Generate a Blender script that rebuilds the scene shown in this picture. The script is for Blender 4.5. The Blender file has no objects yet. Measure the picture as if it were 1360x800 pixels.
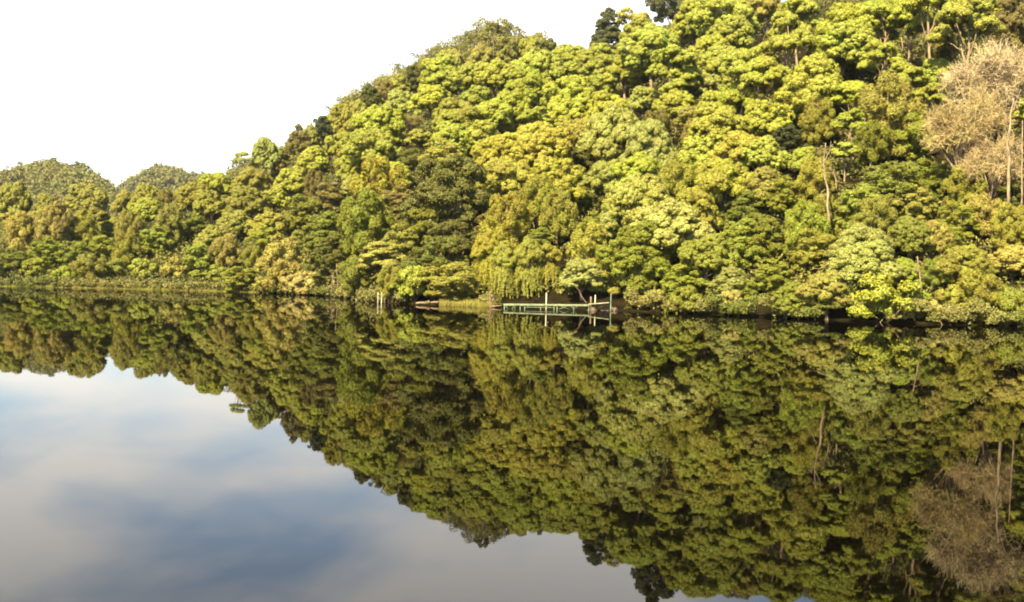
import bpy, math, random
import numpy as np
from mathutils import Matrix, Vector

R = math.radians
rng = np.random.default_rng(11)
random.seed(11)
scene = bpy.context.scene
COL = scene.collection
F = 1458.0            # focal length in pixels of the 1360 px wide photograph
CAMH = 5.0

# ------------------------------------------------------------------ camera
pitch = math.atan(37.3 / F); roll = 0.0225
X0 = Vector((1, 0, 0)); U0 = Vector((0, math.sin(pitch), math.cos(pitch)))
fwd = Vector((0, math.cos(pitch), -math.sin(pitch)))
right = X0 * math.cos(roll) + U0 * math.sin(roll)
up = -X0 * math.sin(roll) + U0 * math.cos(roll)
cam_data = bpy.data.cameras.new('camera')
cam = bpy.data.objects.new('camera', cam_data)
COL.objects.link(cam)
cam.matrix_world = Matrix(((right.x, up.x, -fwd.x, 0), (right.y, up.y, -fwd.y, 0), (right.z, up.z, -fwd.z, CAMH), (0, 0, 0, 1)))
cam_data.sensor_width = 36.0
cam_data.lens = 36.0 * F / 1360.0
cam_data.clip_start = 0.1
cam_data.clip_end = 20000
scene.camera = cam

# ------------------------------------------------------------------ sky and sun
SUN_EL, SUN_AZ = 40.0, 209.0      # azimuth clockwise from +Y: behind the camera, to its left
az = R(SUN_AZ); el = R(SUN_EL)
sdir = Vector((math.sin(az) * math.cos(el), math.cos(az) * math.cos(el), math.sin(el)))
ld = bpy.data.lights.new('sun', 'SUN'); ld.energy = 5.0; ld.angle = R(0.5); ld.color = (1.0, 0.85, 0.50)
lo = bpy.data.objects.new('sun', ld); COL.objects.link(lo)
lo.rotation_euler = (-sdir).to_track_quat('-Z', 'Y').to_euler()
lo.location = (0, -40, 120)

world = bpy.data.worlds.new('World'); scene.world = world; world.use_nodes = True
nt = world.node_tree; nt.nodes.clear()
def nd(t, typ, **kw):
    n = t.nodes.new(typ)
    for k, v in kw.items(): setattr(n, k, v)
    return n
out = nd(nt, 'ShaderNodeOutputWorld'); bg = nd(nt, 'ShaderNodeBackground')
bg.inputs['Strength'].default_value = 0.07
sky = nd(nt, 'ShaderNodeTexSky', sky_type='NISHITA', sun_disc=False)
sky.sun_elevation = el; sky.sun_rotation = az
sky.air_density = 1.0; sky.dust_density = 0.5; sky.ozone_density = 1.0
tc = nd(nt, 'ShaderNodeTexCoord'); sep = nd(nt, 'ShaderNodeSeparateXYZ')
nt.links.new(tc.outputs['Generated'], sep.inputs[0])
def mth(t, op, a, b=None, clamp=False):
    n = nd(t, 'ShaderNodeMath', operation=op, use_clamp=clamp)
    for i, v in enumerate((a, b)):
        if v is None: continue
        if isinstance(v, (int, float)): n.inputs[i].default_value = v
        else: t.links.new(v, n.inputs[i])
    return n.outputs[0]
za = mth(nt, 'ADD', mth(nt, 'ABSOLUTE', sep.outputs['Z']), 0.12)
cx = mth(nt, 'DIVIDE', sep.outputs['X'], za); cy = mth(nt, 'DIVIDE', sep.outputs['Y'], za)
comb = nd(nt, 'ShaderNodeCombineXYZ'); nt.links.new(cx, comb.inputs[0]); nt.links.new(cy, comb.inputs[1])
n1 = nd(nt, 'ShaderNodeTexNoise'); n1.inputs['Scale'].default_value = 1.3; n1.inputs['Detail'].default_value = 7; n1.inputs['Roughness'].default_value = 0.5
n1.inputs['Distortion'].default_value = 0.2
mp = nd(nt, 'ShaderNodeMapping'); mp.inputs['Location'].default_value = (3.0, 1.9, 0.4); mp.inputs['Scale'].default_value = (1, 0.8, 1)
nt.links.new(comb.outputs[0], mp.inputs[0]); nt.links.new(mp.outputs[0], n1.inputs['Vector'])
cr = nd(nt, 'ShaderNodeValToRGB'); cr.color_ramp.elements[0].position = 0.38; cr.color_ramp.elements[1].position = 0.60
cr.color_ramp.elements[0].color = (0.12, 0.12, 0.12, 1); cr.color_ramp.elements[1].color = (0.95, 0.95, 0.95, 1)
nt.links.new(n1.outputs[0], cr.inputs[0])
mix = nd(nt, 'ShaderNodeMix', data_type='RGBA')
hi = nd(nt, 'ShaderNodeMapRange', interpolation_type='SMOOTHSTEP'); nt.links.new(sep.outputs['Z'], hi.inputs[0])   # cloud veil thinned overhead, out of view, to cut the fill light
bk_ = nd(nt, 'ShaderNodeMapRange', interpolation_type='SMOOTHSTEP'); nt.links.new(sep.outputs['Y'], bk_.inputs[0])      # and towards the sun, behind the camera, for less fill on the slope
bk_.inputs[1].default_value = -0.2; bk_.inputs[2].default_value = 0.5; bk_.inputs[3].default_value = 0.08; bk_.inputs[4].default_value = 1.0
hi.inputs[1].default_value = 0.33; hi.inputs[2].default_value = 0.55; hi.inputs[3].default_value = 1.0; hi.inputs[4].default_value = 0.05
nt.links.new(mth(nt, 'MULTIPLY', mth(nt, 'MULTIPLY', cr.outputs[0], hi.outputs[0]), bk_.outputs[0]), mix.inputs[0]); nt.links.new(sky.outputs[0], mix.inputs[6]); mix.inputs[7].default_value = (7.6, 7.3, 6.8, 1)
nt.links.new(mix.outputs[2], bg.inputs[0]); nt.links.new(bg.outputs[0], out.inputs[0])

scene.view_settings.view_transform = 'Standard'; scene.view_settings.look = 'None'
scene.view_settings.exposure = 2.2; scene.view_settings.gamma = 1.0
scene.view_settings.use_curve_mapping = False
scene.cycles.pixel_filter_type = 'BLACKMAN_HARRIS'; scene.cycles.filter_width = 1.9
scene.cycles.max_bounces = 5; scene.cycles.diffuse_bounces = 1; scene.cycles.glossy_bounces = 2
scene.cycles.transmission_bounces = 2; scene.cycles.transparent_max_bounces = 4
scene.cycles.caustics_reflective = False; scene.cycles.caustics_refractive = False

# ------------------------------------------------------------------ helpers
def mesh_np(name, V, Q, mat, smooth=False):
    V = np.asarray(V, dtype=np.float32); Q = np.asarray(Q, dtype=np.int32)
    me = bpy.data.meshes.new(name)
    me.vertices.add(len(V)); me.vertices.foreach_set('co', V.ravel())
    k = Q.shape[1]
    me.loops.add(Q.size); me.loops.foreach_set('vertex_index', Q.ravel())
    me.polygons.add(len(Q))
    me.polygons.foreach_set('loop_start', np.arange(0, Q.size, k, dtype=np.int32))
    me.polygons.foreach_set('loop_total', np.full(len(Q), k, dtype=np.int32))
    if smooth: me.polygons.foreach_set('use_smooth', np.ones(len(Q), dtype=bool))
    me.update(calc_edges=True)
    me.materials.append(mat)
    return me
def link(name, me, parent=None):
    o = bpy.data.objects.new(name, me); COL.objects.link(o)
    if parent is not None: o.parent = parent
    return o
def tag(o, label=None, cat=None, group=None, kind=None):
    if label: o['label'] = label
    if cat: o['category'] = cat
    if group: o['group'] = group
    if kind: o['kind'] = kind
    return o
def thing(name, loc, label, cat, group=None, rz=0, sc=(1, 1, 1)):
    o = bpy.data.objects.new(name, None); COL.objects.link(o)
    o.location = loc; o.rotation_euler = (0, 0, rz); o.scale = sc; o.empty_display_size = 0.5
    return tag(o, label, cat, group)

def tube(P, rad, n=7, jit=0.0):
    """tapered closed tube along points P with radii rad -> (V, Q)"""
    P = np.asarray(P, float); m = len(P); rad = np.asarray(rad, float)
    T = np.gradient(P, axis=0); T /= np.linalg.norm(T, axis=1)[:, None] + 1e-9
    ref = np.where(np.abs(T[:, 2:3]) > 0.8, np.array([[1.0, 0, 0]]), np.array([[0, 0, 1.0]]))
    A = np.cross(T, ref); A /= np.linalg.norm(A, axis=1)[:, None] + 1e-9
    B = np.cross(T, A)
    a = np.arange(n) * 2 * math.pi / n
    rr = rad[:, None] * (1 + jit * rng.normal(size=(m, n)))
    V = P[:, None, :] + rr[:, :, None] * (np.cos(a)[None, :, None] * A[:, None, :] + np.sin(a)[None, :, None] * B[:, None, :])
    V = V.reshape(-1, 3)
    Q = []
    for i in range(m - 1):
        for j in range(n):
            k = (j + 1) % n
            Q.append((i * n + j, i * n + k, (i + 1) * n + k, (i + 1) * n + j))
    V = np.vstack([V, P[0], P[-1]]); c0 = m * n; c1 = c0 + 1
    for j in range(0, n):
        k = (j + 1) % n
        Q.append((c0, k, j, c0)); Q.append((c1, (m - 1) * n + j, (m - 1) * n + k, c1))
    return V, np.array(Q)
def clean(V, Q):
    return V, Q
def join(parts):
    Vs, Qs, o = [], [], 0
    for V, Q in parts:
        Vs.append(V); Qs.append(np.asarray(Q) + o); o += len(V)
    return np.vstack(Vs), np.vstack(Qs)
def poly_mesh(name, parts, mat, smooth=True):
    V, Q = join(parts)
    faces = [tuple(q) if q[0] != q[3] else tuple(q[:3]) for q in Q.tolist()]
    me = bpy.data.meshes.new(name); me.from_pydata(V.tolist(), [], faces); me.update()
    if smooth: me.polygons.foreach_set('use_smooth', np.ones(len(faces), dtype=bool))
    me.materials.append(mat)
    return me
def box(c, s, rz=0.0, ry=0.0):
    c = np.array(c, float); s = np.array(s, float) / 2
    V = np.array([(x, y, z) for x in (-1, 1) for y in (-1, 1) for z in (-1, 1)]) * s
    ca, sa = math.cos(ry), math.sin(ry)
    V = V @ np.array([[ca, 0, sa], [0, 1, 0], [-sa, 0, ca]]).T
    ca, sa = math.cos(rz), math.sin(rz)
    V = V @ np.array([[ca, -sa, 0], [sa, ca, 0], [0, 0, 1]]).T
    Q = [(0, 1, 3, 2), (4, 6, 7, 5), (0, 4, 5, 1), (2, 3, 7, 6), (0, 2, 6, 4), (1, 5, 7, 3)]
    return V + c, np.array(Q)
def wob(a, b, n, amp):
    """a wandering polyline from a to b"""
    a = np.array(a, float); b = np.array(b, float)
    t = np.linspace(0, 1, n)[:, None]
    w = np.cumsum(rng.normal(size=(n, 3)) * amp, axis=0); w -= w[0]; w -= t * w[-1]
    return a + (b - a) * t + w

def unit(v): return v / (np.linalg.norm(v, axis=1)[:, None] + 1e-9)
def leaves(P, N, L, W):
    """one rhombic leaf per point; P, N (n,3), L, W half sizes"""
    n = len(P); N = unit(N)
    T = unit(np.cross(N, rng.normal(size=(n, 3)))); B = np.cross(N, T)
    L = L * (0.65 + 0.7 * rng.random((n, 1))); W = W * (0.65 + 0.7 * rng.random((n, 1)))
    V = np.stack([P + T * L, P + B * W - T * L * 0.15, P - T * L, P - B * W + T * L * 0.1 ], axis=1).reshape(-1, 3)
    return V, np.arange(4 * n).reshape(-1, 4)
def sph(n):
    return unit(rng.normal(size=(n, 3)))

def lump_crown(clumps, sub, leafL, leafW, cover, subflat=0.8, zmin=-0.35, jit=0.55, fill=0.12, squash=1.0, stretch=1.0):
    """clumps: rows (x,y,z,rx,rz) -> leaf positions/normals; clumps carry small lumps, lumps carry leaves"""
    clumps = np.asarray(clumps, float)
    SP, SR, SD = [], [], []
    for c in clumps:
        m = max(5, int(5.0 * (c[3] / sub) ** 2 * 0.9))
        d = sph(m * 2); d = d[d[:, 2] > zmin][:m]
        p = c[:3] + d * np.array([c[3], c[3], c[4]]) * (0.80 + 0.25 * rng.random((len(d), 1)))
        SP.append(p); SD.append(d); SR.append(sub * (0.6 + 0.75 * rng.random(len(d))))
    SP = np.vstack(SP); SD = np.vstack(SD); SR = np.concatenate(SR)
    keep = np.ones(len(SP), bool)
    for c in clumps:
        q = (SP - c[:3]) / np.array([c[3], c[3], c[4]])
        keep &= (q ** 2).sum(1) > 0.52
    SP, SD, SR = SP[keep], SD[keep], SR[keep]
    PP, NN = [], []
    la = 2 * leafL * leafW
    for p, r, d0 in zip(SP, SR, SD):
        n = int(cover * 4 * math.pi * r * r * 0.7 / la)
        d = sph(int(n * 1.5)); d = d[(d @ d0 > -0.25) | (d[:, 2] > 0.3)][:n]
        rr = r * (0.72 + 0.42 * rng.random((len(d), 1)))
        PP.append(p + d * rr * np.array([1, 1, subflat * stretch]))
        NN.append(d + 0.35 * d0 + jit * 0.68 * rng.normal(size=d.shape))
    for c in clumps:
        n = int(fill * 4 * math.pi * c[3] * c[4] / la)
        d = sph(n) * (0.35 + 0.5 * rng.random((n, 1)))
        PP.append(c[:3] + d * np.array([c[3], c[3], c[4]])); NN.append(sph(n))
    return np.vstack(PP), np.vstack(NN)

# ------------------------------------------------------------------ materials
def new_mat(name):
    m = bpy.data.materials.new(name); m.use_nodes = True
    t = m.node_tree; t.nodes.clear()
    o = nd(t, 'ShaderNodeOutputMaterial')
    return m, t, o
def foliage_mat(name, transl=0.06, rough=0.6, objcol=True, col=(0.1, 0.1, 0.02), col2=None, nscale=0.35):
    m, t, o = new_mat(name)
    p = nd(t, 'ShaderNodeBsdfPrincipled'); p.inputs['Roughness'].default_value = rough; p.inputs['Specular IOR Level'].default_value = 0.25
    tr = nd(t, 'ShaderNodeBsdfTranslucent'); ms = nd(t, 'ShaderNodeMixShader'); ms.inputs[0].default_value = transl
    geo = nd(t, 'ShaderNodeNewGeometry')
    tcn = nd(t, 'ShaderNodeTexCoord'); oi = nd(t, 'ShaderNodeObjectInfo')
    nz = nd(t, 'ShaderNodeTexNoise', noise_dimensions='4D'); nz.inputs['Scale'].default_value = nscale; nz.inputs['Detail'].default_value = 3
    t.links.new(tcn.outputs['Object'], nz.inputs['Vector'])
    t.links.new(mth(t, 'MULTIPLY', oi.outputs['Random'], 40.0), nz.inputs['W'])
    hs = nd(t, 'ShaderNodeHueSaturation')
    if objcol: t.links.new(oi.outputs['Color'], hs.inputs['Color'])
    else:
        if col2:
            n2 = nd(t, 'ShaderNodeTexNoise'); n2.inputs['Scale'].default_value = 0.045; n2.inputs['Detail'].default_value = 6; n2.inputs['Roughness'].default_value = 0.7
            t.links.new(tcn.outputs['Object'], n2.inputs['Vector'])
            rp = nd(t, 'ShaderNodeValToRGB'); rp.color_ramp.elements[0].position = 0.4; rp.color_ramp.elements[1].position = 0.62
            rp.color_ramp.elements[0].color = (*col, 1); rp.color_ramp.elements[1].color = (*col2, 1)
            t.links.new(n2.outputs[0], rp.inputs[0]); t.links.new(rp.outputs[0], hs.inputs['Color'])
        else: hs.inputs['Color'].default_value = (*col, 1)
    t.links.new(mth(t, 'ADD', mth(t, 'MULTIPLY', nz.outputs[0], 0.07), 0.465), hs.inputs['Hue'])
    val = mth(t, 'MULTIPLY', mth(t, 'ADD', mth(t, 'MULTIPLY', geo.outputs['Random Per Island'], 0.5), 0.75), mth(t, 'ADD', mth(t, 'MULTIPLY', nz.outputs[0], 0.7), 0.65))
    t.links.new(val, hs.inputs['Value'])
    t.links.new(hs.outputs[0], p.inputs['Base Color']); t.links.new(hs.outputs[0], tr.inputs['Color'])
    t.links.new(p.outputs[0], ms.inputs[1]); t.links.new(tr.outputs[0], ms.inputs[2]); t.links.new(ms.outputs[0], o.inputs[0])
    return m
def rough_mat(name, c1, c2, scale=3.0, rough=0.85, stretch=(1, 1, 0.25), bump=0.3):
    m, t, o = new_mat(name)
    p = nd(t, 'ShaderNodeBsdfPrincipled'); p.inputs['Roughness'].default_value = rough; p.inputs['Specular IOR Level'].default_value = 0.2
    tcn = nd(t, 'ShaderNodeTexCoord'); mpn = nd(t, 'ShaderNodeMapping'); mpn.inputs['Scale'].default_value = stretch
    nz = nd(t, 'ShaderNodeTexNoise'); nz.inputs['Scale'].default_value = scale; nz.inputs['Detail'].default_value = 6; nz.inputs['Roughness'].default_value = 0.65
    rp = nd(t, 'ShaderNodeValToRGB'); rp.color_ramp.elements[0].position = 0.36; rp.color_ramp.elements[1].position = 0.64
    rp.color_ramp.elements[0].color = (*c1, 1); rp.color_ramp.elements[1].color = (*c2, 1)
    bp = nd(t, 'ShaderNodeBump'); bp.inputs['Strength'].default_value = bump; bp.inputs['Distance'].default_value = 0.05
    t.links.new(tcn.outputs['Object'], mpn.inputs[0]); t.links.new(mpn.outputs[0], nz.inputs['Vector'])
    t.links.new(nz.outputs[0], rp.inputs[0]); t.links.new(rp.outputs[0], p.inputs['Base Color'])
    t.links.new(nz.outputs[0], bp.inputs['Height']); t.links.new(bp.outputs[0], p.inputs['Normal']); t.links.new(p.outputs[0], o.inputs[0])
    return m
M_leaf = foliage_mat('leaf_mass')
M_soft = foliage_mat('soft_leaf', transl=0.12, rough=0.7)
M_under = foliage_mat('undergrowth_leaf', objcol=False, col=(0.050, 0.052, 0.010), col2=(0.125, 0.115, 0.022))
M_bankl = foliage_mat('bank_leaf', objcol=False, col=(0.085, 0.095, 0.014), col2=(0.19, 0.15, 0.05), nscale=0.4)
M_farleaf = foliage_mat('far_leaf', objcol=False, col=(0.085, 0.088, 0.020), col2=(0.165, 0.145, 0.035), nscale=0.05)
M_reed = foliage_mat('reed_blade', transl=0.35, objcol=False, col=(0.24, 0.235, 0.04), col2=(0.30, 0.24, 0.07))
M_bark = rough_mat('bark', (0.10, 0.065, 0.04), (0.30, 0.22, 0.15))
M_pale = rough_mat('pale_bark', (0.10, 0.07, 0.04), (0.28, 0.205, 0.13))
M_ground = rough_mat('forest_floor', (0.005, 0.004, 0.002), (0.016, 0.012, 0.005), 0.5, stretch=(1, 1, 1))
M_deck = rough_mat('weathered_deck', (0.16, 0.155, 0.10), (0.36, 0.35, 0.23), 4.0, stretch=(0.3, 3, 1))
M_green = rough_mat('green_painted_timber', (0.05, 0.075, 0.045), (0.17, 0.225, 0.15), 2.5)
M_wpost = rough_mat('white_post_paint', (0.16, 0.15, 0.095), (0.42, 0.39, 0.28), 2.0)
M_brown = rough_mat('brown_timber', (0.06, 0.04, 0.022), (0.18, 0.125, 0.075), 3.0)
M_stone = rough_mat('bank_stone', (0.04, 0.028, 0.018), (0.15, 0.105, 0.07), 2.0, stretch=(1, 1, 1))

# ------------------------------------------------------------------ terrain
def hor(x): return 362.7 + roll * (np.asarray(x, float) - 680)
_sx = [-900, -200, 0, 170, 340, 430, 475, 500, 560, 620, 740, 830, 1040, 1240, 1360, 1600, 2400]
_so = [26, 31, 33, 33, 33.5, 36, 40, 43.5, 44.5, 45, 46.5, 47, 52, 55.6, 56, 58, 60]
def shoreY(u): return CAMH * F / np.interp(u, _sx, _so)
def table(rows):
    a = np.array(rows, float)          # x, y, D, canopy
    h = hor(a[:, 0]) - a[:, 1]
    return a[:, 0] - roll * h, a[:, 2], CAMH + h / F * a[:, 2] - a[:, 3]
FR = table([(-900, 285, 330, 9), (-200, 266, 335, 9), (0, 266, 335, 9), (60, 268, 335, 9), (110, 262, 335, 9), (150, 262, 340, 9), (200, 254, 335, 9), (250, 246, 335, 10),
    (290, 232, 335, 10), (330, 212, 335, 10), (380, 212, 340, 10), (430, 192, 345, 10), (480, 160, 350, 10), (530, 128, 355, 10), (570, 101, 362, 10), (620, 86, 372, 10),
    (680, 82, 380, 10), (740, 80, 387, 10), (790, 80, 395, 10), (822, 50, 405, 11), (850, 24, 405, 11), (880, 2, 405, 11), (960, 2, 405, 11), (1000, -6, 400, 11), (1100, -45, 390, 11), (1360, -70, 380, 11), (1700, -60, 370, 11), (2400, 60, 360, 11)])
BK = [table(r) for r in (
    [(200, 300, 600, 9), (300, 245, 600, 9), (340, 222, 600, 9), (380, 206, 600, 9), (430, 175, 600, 9), (480, 134, 600, 9), (520, 108, 600, 9), (560, 90, 600, 9), (600, 68, 600, 9), (640, 44, 600, 9), (660, 40, 600, 9), (700, 56, 600, 9), (750, 78, 600, 9), (800, 96, 600, 9), (950, 130, 600, 9), (1100, 200, 600, 9)],
    [(-500, 335, 1200, 9), (-250, 310, 1200, 9), (-60, 255, 1200, 9), (0, 238, 1200, 9), (30, 227, 1200, 9), (70, 218, 1200, 9), (110, 228, 1200, 9), (135, 244, 1200, 9), (160, 268, 1200, 9), (200, 300, 1200, 9), (300, 345, 1200, 9)],
    [(60, 340, 1700, 9), (130, 280, 1700, 9), (160, 250, 1700, 9), (190, 230, 1700, 9), (210, 223, 1700, 9), (240, 228, 1700, 9), (280, 234, 1700, 9), (340, 250, 1700, 9), (450, 330, 1700, 9)])]
def vnoise(x, y, s):
    x = x / s; y = y / s
    return (np.sin(x * 1.3 + 1.7 * np.sin(y * 0.9)) + np.sin(y * 1.7 + 1.3 * np.sin(x * 1.1 + 2)) + 0.5 * np.sin(x * 3.1 + y * 2.3 + 1)) / 2.5
def terr(u, Y):
    u = np.asarray(u, float); Y = np.asarray(Y, float)
    X = (u - 680) / F * Y
    Ds = shoreY(u) + 1.6 * vnoise(X, Y * 0 + 3, 6.0)
    Dr = np.interp(u, FR[0], FR[1]); zr = np.interp(u, FR[0], FR[2])
    t = np.clip((Y - Ds) / (Dr - Ds), 0, 1)
    z = 0.25 + (zr - 0.25) * (0.55 * t + 0.45 * (1 - (1 - t) ** 2)) + 1.6 * vnoise(X, Y, 14) * np.clip(t * 6, 0, 1) - 0.8 * np.exp(-((t * (Dr - Ds) - 5) / 4) ** 2)
    d_ = np.clip(Y - Ds, 0, 60); Lc = np.where((u > 560) & (u < 840), 15.0, 7.0); q_ = np.clip(d_ / Lc, 0, 1)
    z = 0.25 + (z - 0.25) * np.where(Y < Dr, q_ * q_ * (3 - 2 * q_), 1)      # flat toe of the bank under the overhanging trees
    z = np.where(Y > Dr, np.maximum(zr - (Y - Dr) * 0.42, 3.0), z)
    z = np.where(Y < Ds, np.maximum(0.25 - 0.17 + (Y - Ds) * 0.9, -2.5), z)
    for k, (bu, bd, bz) in enumerate(BK):
        b = np.interp(u, bu, bz, left=-50, right=-50); D = bd[0]; w = (130, 260, 300)[k]
        q = (Y - D) / w
        zb = b * np.exp(-q * q) + 4 * vnoise(X, Y, 50)
        z = np.where(Y > D - 2.4 * w, np.maximum(z, zb), z)
    return z
us = np.concatenate([np.arange(-900, -100, 25), np.arange(-100, 1460, 6), np.arange(1460, 2401, 25)]).astype(float)
def yline(u):
    d = float(shoreY(u))
    return np.concatenate([[d - 8, d - 4, d - 2.5], np.linspace(d - 1.5, d + 3, 10), np.linspace(d + 4.5, 330, 60), np.linspace(335, 460, 40), np.linspace(470, 1000, 45), np.linspace(1030, 2100, 45), [2600, 4500, 9000]])
Yg = np.array([yline(u) for u in us]); Ug = us[:, None] + Yg * 0
Zg = terr(Ug, Yg); Zg[:, -3:] = 2.0
Xg = (Ug - 680) / F * Yg
V = np.stack([Xg, Yg, Zg], -1).reshape(-1, 3); nu, ny = Yg.shape
ii, jj = np.meshgrid(np.arange(nu - 1), np.arange(ny - 1), indexing='ij'); b0 = (ii * ny + jj).ravel()
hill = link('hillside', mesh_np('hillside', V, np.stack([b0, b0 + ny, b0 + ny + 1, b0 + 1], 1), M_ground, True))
tag(hill, 'steep dark forest floor rising from the river into wooded hills', kind='structure')
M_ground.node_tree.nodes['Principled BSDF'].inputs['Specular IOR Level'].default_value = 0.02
# river bed and near land carrying the river beyond the picture
bed = poly_mesh('river_bed', [(np.array([(-9000, -3000, -4), (9000, -3000, -4), (9000, 9000, -4), (-9000, 9000, -4)], float), np.array([(0, 1, 2, 3)]))], M_ground, False)
tag(link('river_bed', bed), 'dark bed under the river', kind='structure')

# ------------------------------------------------------------------ river
m, t, o = new_mat('still_water')
p = nd(t, 'ShaderNodeBsdfPrincipled'); p.inputs['Base Color'].default_value = (0.001, 0.0008, 0.0005, 1)
p.inputs['Roughness'].default_value = 0.012; p.inputs['IOR'].default_value = 1.33; p.inputs['Specular IOR Level'].default_value = 0.40
tcn = nd(t, 'ShaderNodeTexCoord')
mpn = nd(t, 'ShaderNodeMapping'); mpn.inputs['Scale'].default_value = (0.35, 0.9, 1)
nz = nd(t, 'ShaderNodeTexNoise'); nz.inputs['Scale'].default_value = 0.55; nz.inputs['Detail'].default_value = 3
nb = nd(t, 'ShaderNodeTexNoise'); nb.inputs['Scale'].default_value = 0.03; nb.inputs['Detail'].default_value = 2
bp = nd(t, 'ShaderNodeBump'); bp.inputs['Distance'].default_value = 0.02
t.links.new(tcn.outputs['Object'], mpn.inputs[0]); t.links.new(mpn.outputs[0], nz.inputs['Vector']); t.links.new(tcn.outputs['Object'], nb.inputs['Vector'])
t.links.new(mth(t, 'MULTIPLY', nb.outputs[0], 0.13), bp.inputs['Strength'])
t.links.new(nz.outputs[0], bp.inputs['Height']); t.links.new(bp.outputs[0], p.inputs['Normal'])
reflection_dimmer = nd(t, 'ShaderNodeBsdfDiffuse'); reflection_dimmer.inputs['Color'].default_value = (0.0015, 0.0010, 0.0005, 1)      # dark colour mixed evenly into the peaty water to dim its reflections
mw = nd(t, 'ShaderNodeMixShader'); mw.inputs[0].default_value = 0.24
t.links.new(p.outputs[0], mw.inputs[1]); t.links.new(reflection_dimmer.outputs[0], mw.inputs[2]); t.links.new(mw.outputs[0], o.inputs[0])
wm = poly_mesh('river', [(np.array([(-9000, -3000, 0), (9000, -3000, 0), (9000, 9000, 0), (-9000, 9000, 0)], float), np.array([(0, 1, 2, 3)]))], m, False)
tag(link('river', wm), 'calm dark mirror-like river reflecting the wooded hill', kind='structure')

# ------------------------------------------------------------------ tree prototypes: (crown mesh, trunk mesh, width, crown centre height)
def crown_mesh(name, PN, L, W, mat=None):
    V, Q = leaves(PN[0], PN[1], L, W); return mesh_np(name, V, Q, mat or M_leaf)
def limbs(name, targets, base_r, fork, top, mat, lean=0.5, n=8, foot=-1.2):
    parts = []
    spine = wob((0, 0, foot), (rng.normal() * lean, rng.normal() * lean, top), 9, 0.10 * top / 9)
    parts.append(tube(spine, np.linspace(base_r * 1.25, base_r * 0.3, 9), 8, 0.06))
    for q in targets:
        f = min(0.95, max(0.2, fork + 0.25 * rng.random())) * 8
        i = int(f); s = spine[i] + (spine[min(i + 1, 8)] - spine[i]) * (f - i)
        r0 = base_r * (1.1 - f / 9) * 0.62
        L_ = wob(s, q, 6, 0.14); L_[1:5, 2] += 0.0
        parts.append(tube(L_, np.linspace(r0, 0.045, 6), 5, 0.05))
    return poly_mesh(name, parts, mat)
P = {}
def add(kind, crown, trunk, w, hc): P.setdefault(kind, []).append((crown, trunk, w, hc))

def dome_pts(n, Rx, Rz, z0, zmin=-0.15):
    out_, k = [], 0
    g = math.pi * (3 - math.sqrt(5)); ph = rng.random() * 6
    for i in range(n):
        zz = 1 - (i + 0.5) / n * (1 - zmin); r = math.sqrt(max(0, 1 - zz * zz)); a = i * g + ph
        j = 1 + 0.16 * rng.normal()
        out_.append((math.cos(a) * r * Rx * j, math.sin(a) * r * Rx * j, z0 + zz * Rz * (1 + 0.12 * rng.normal())))
    return out_
for v in range(5):      # broad domed canopy tree
    n = (13, 17, 11, 15, 20)[v]
    pts = dome_pts(n + 4, 3.1, (3.1, 3.7, 2.7, 3.4, 3.3)[v], 5.0, -0.5)
    cl = [(x, y, z, r, r * 0.86) for (x, y, z) in pts for r in [1.0 + 0.95 * rng.random() ** 1.3]] + [(0, 0, 5.4, 2.2, 2.2)]
    add('dome', crown_mesh('dome_crown', lump_crown(cl, 0.36, 0.115, 0.058, 0.85), 0.115, 0.058), limbs('dome_trunk', [c[:3] for c in cl[:9]], 0.26, 0.35, 6.6, M_bark), 8.3, 6.2)
for v in range(5):      # tall gum: separate flat-bottomed pads on forked limbs
    cl, tg = [], []
    npad = (6, 8, 5, 7, 9)[v]
    for i in range(npad):
        a = i * 2.4 + rng.random(); rr = (0.3 + 0.7 * math.sqrt((i + 0.3) / npad)) * 3.1
        cz = 13.6 - 4.6 * (i / npad) + rng.normal() * 0.5
        c0 = (math.cos(a) * rr, math.sin(a) * rr, cz); tg.append((c0[0], c0[1], cz - 0.4))
        pr = 1.3 + 0.6 * rng.random()
        for k in range(5):
            b = k * 1.256 + rng.random(); q = pr * 0.62
            cl.append((c0[0] + math.cos(b) * q, c0[1] + math.sin(b) * q, cz + rng.normal() * 0.34, pr * 0.56, pr * (0.38 + 0.2 * rng.random())))
        cl.append((c0[0], c0[1], cz + pr * 0.42, pr * 0.68, pr * 0.52))
    add('tall', crown_mesh('gum_crown', lump_crown(cl, 0.40, 0.125, 0.065, 0.8, zmin=-0.2), 0.125, 0.065), limbs('gum_trunk', tg, 0.24, 0.42, 13.0, M_pale, 0.9), 8.0, 11.6)
for v in range(4):      # dense myrtle down to the ground
    pts = dome_pts((26, 30, 22, 34)[v], 3.3, 5.0, 5.2, -0.85)
    cl = [(x + rng.normal() * .3, y + rng.normal() * .3, max(z, 1.2) + rng.normal() * .35, r, r * (0.8 + .35 * rng.random())) for (x, y, z) in pts for r in [0.7 + 0.65 * rng.random()]] + [(0, 0, 5, 2.3, 3.6)]
    add('myrtle', crown_mesh('myrtle_crown', lump_crown(cl, 0.38, 0.12, 0.065, 0.78, zmin=-0.45, jit=0.85), 0.12, 0.065), limbs('myrtle_trunk', [c[:3] for c in cl[:8]], 0.25, 0.2, 7.5, M_bark), 8.2, 5.6)
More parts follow.
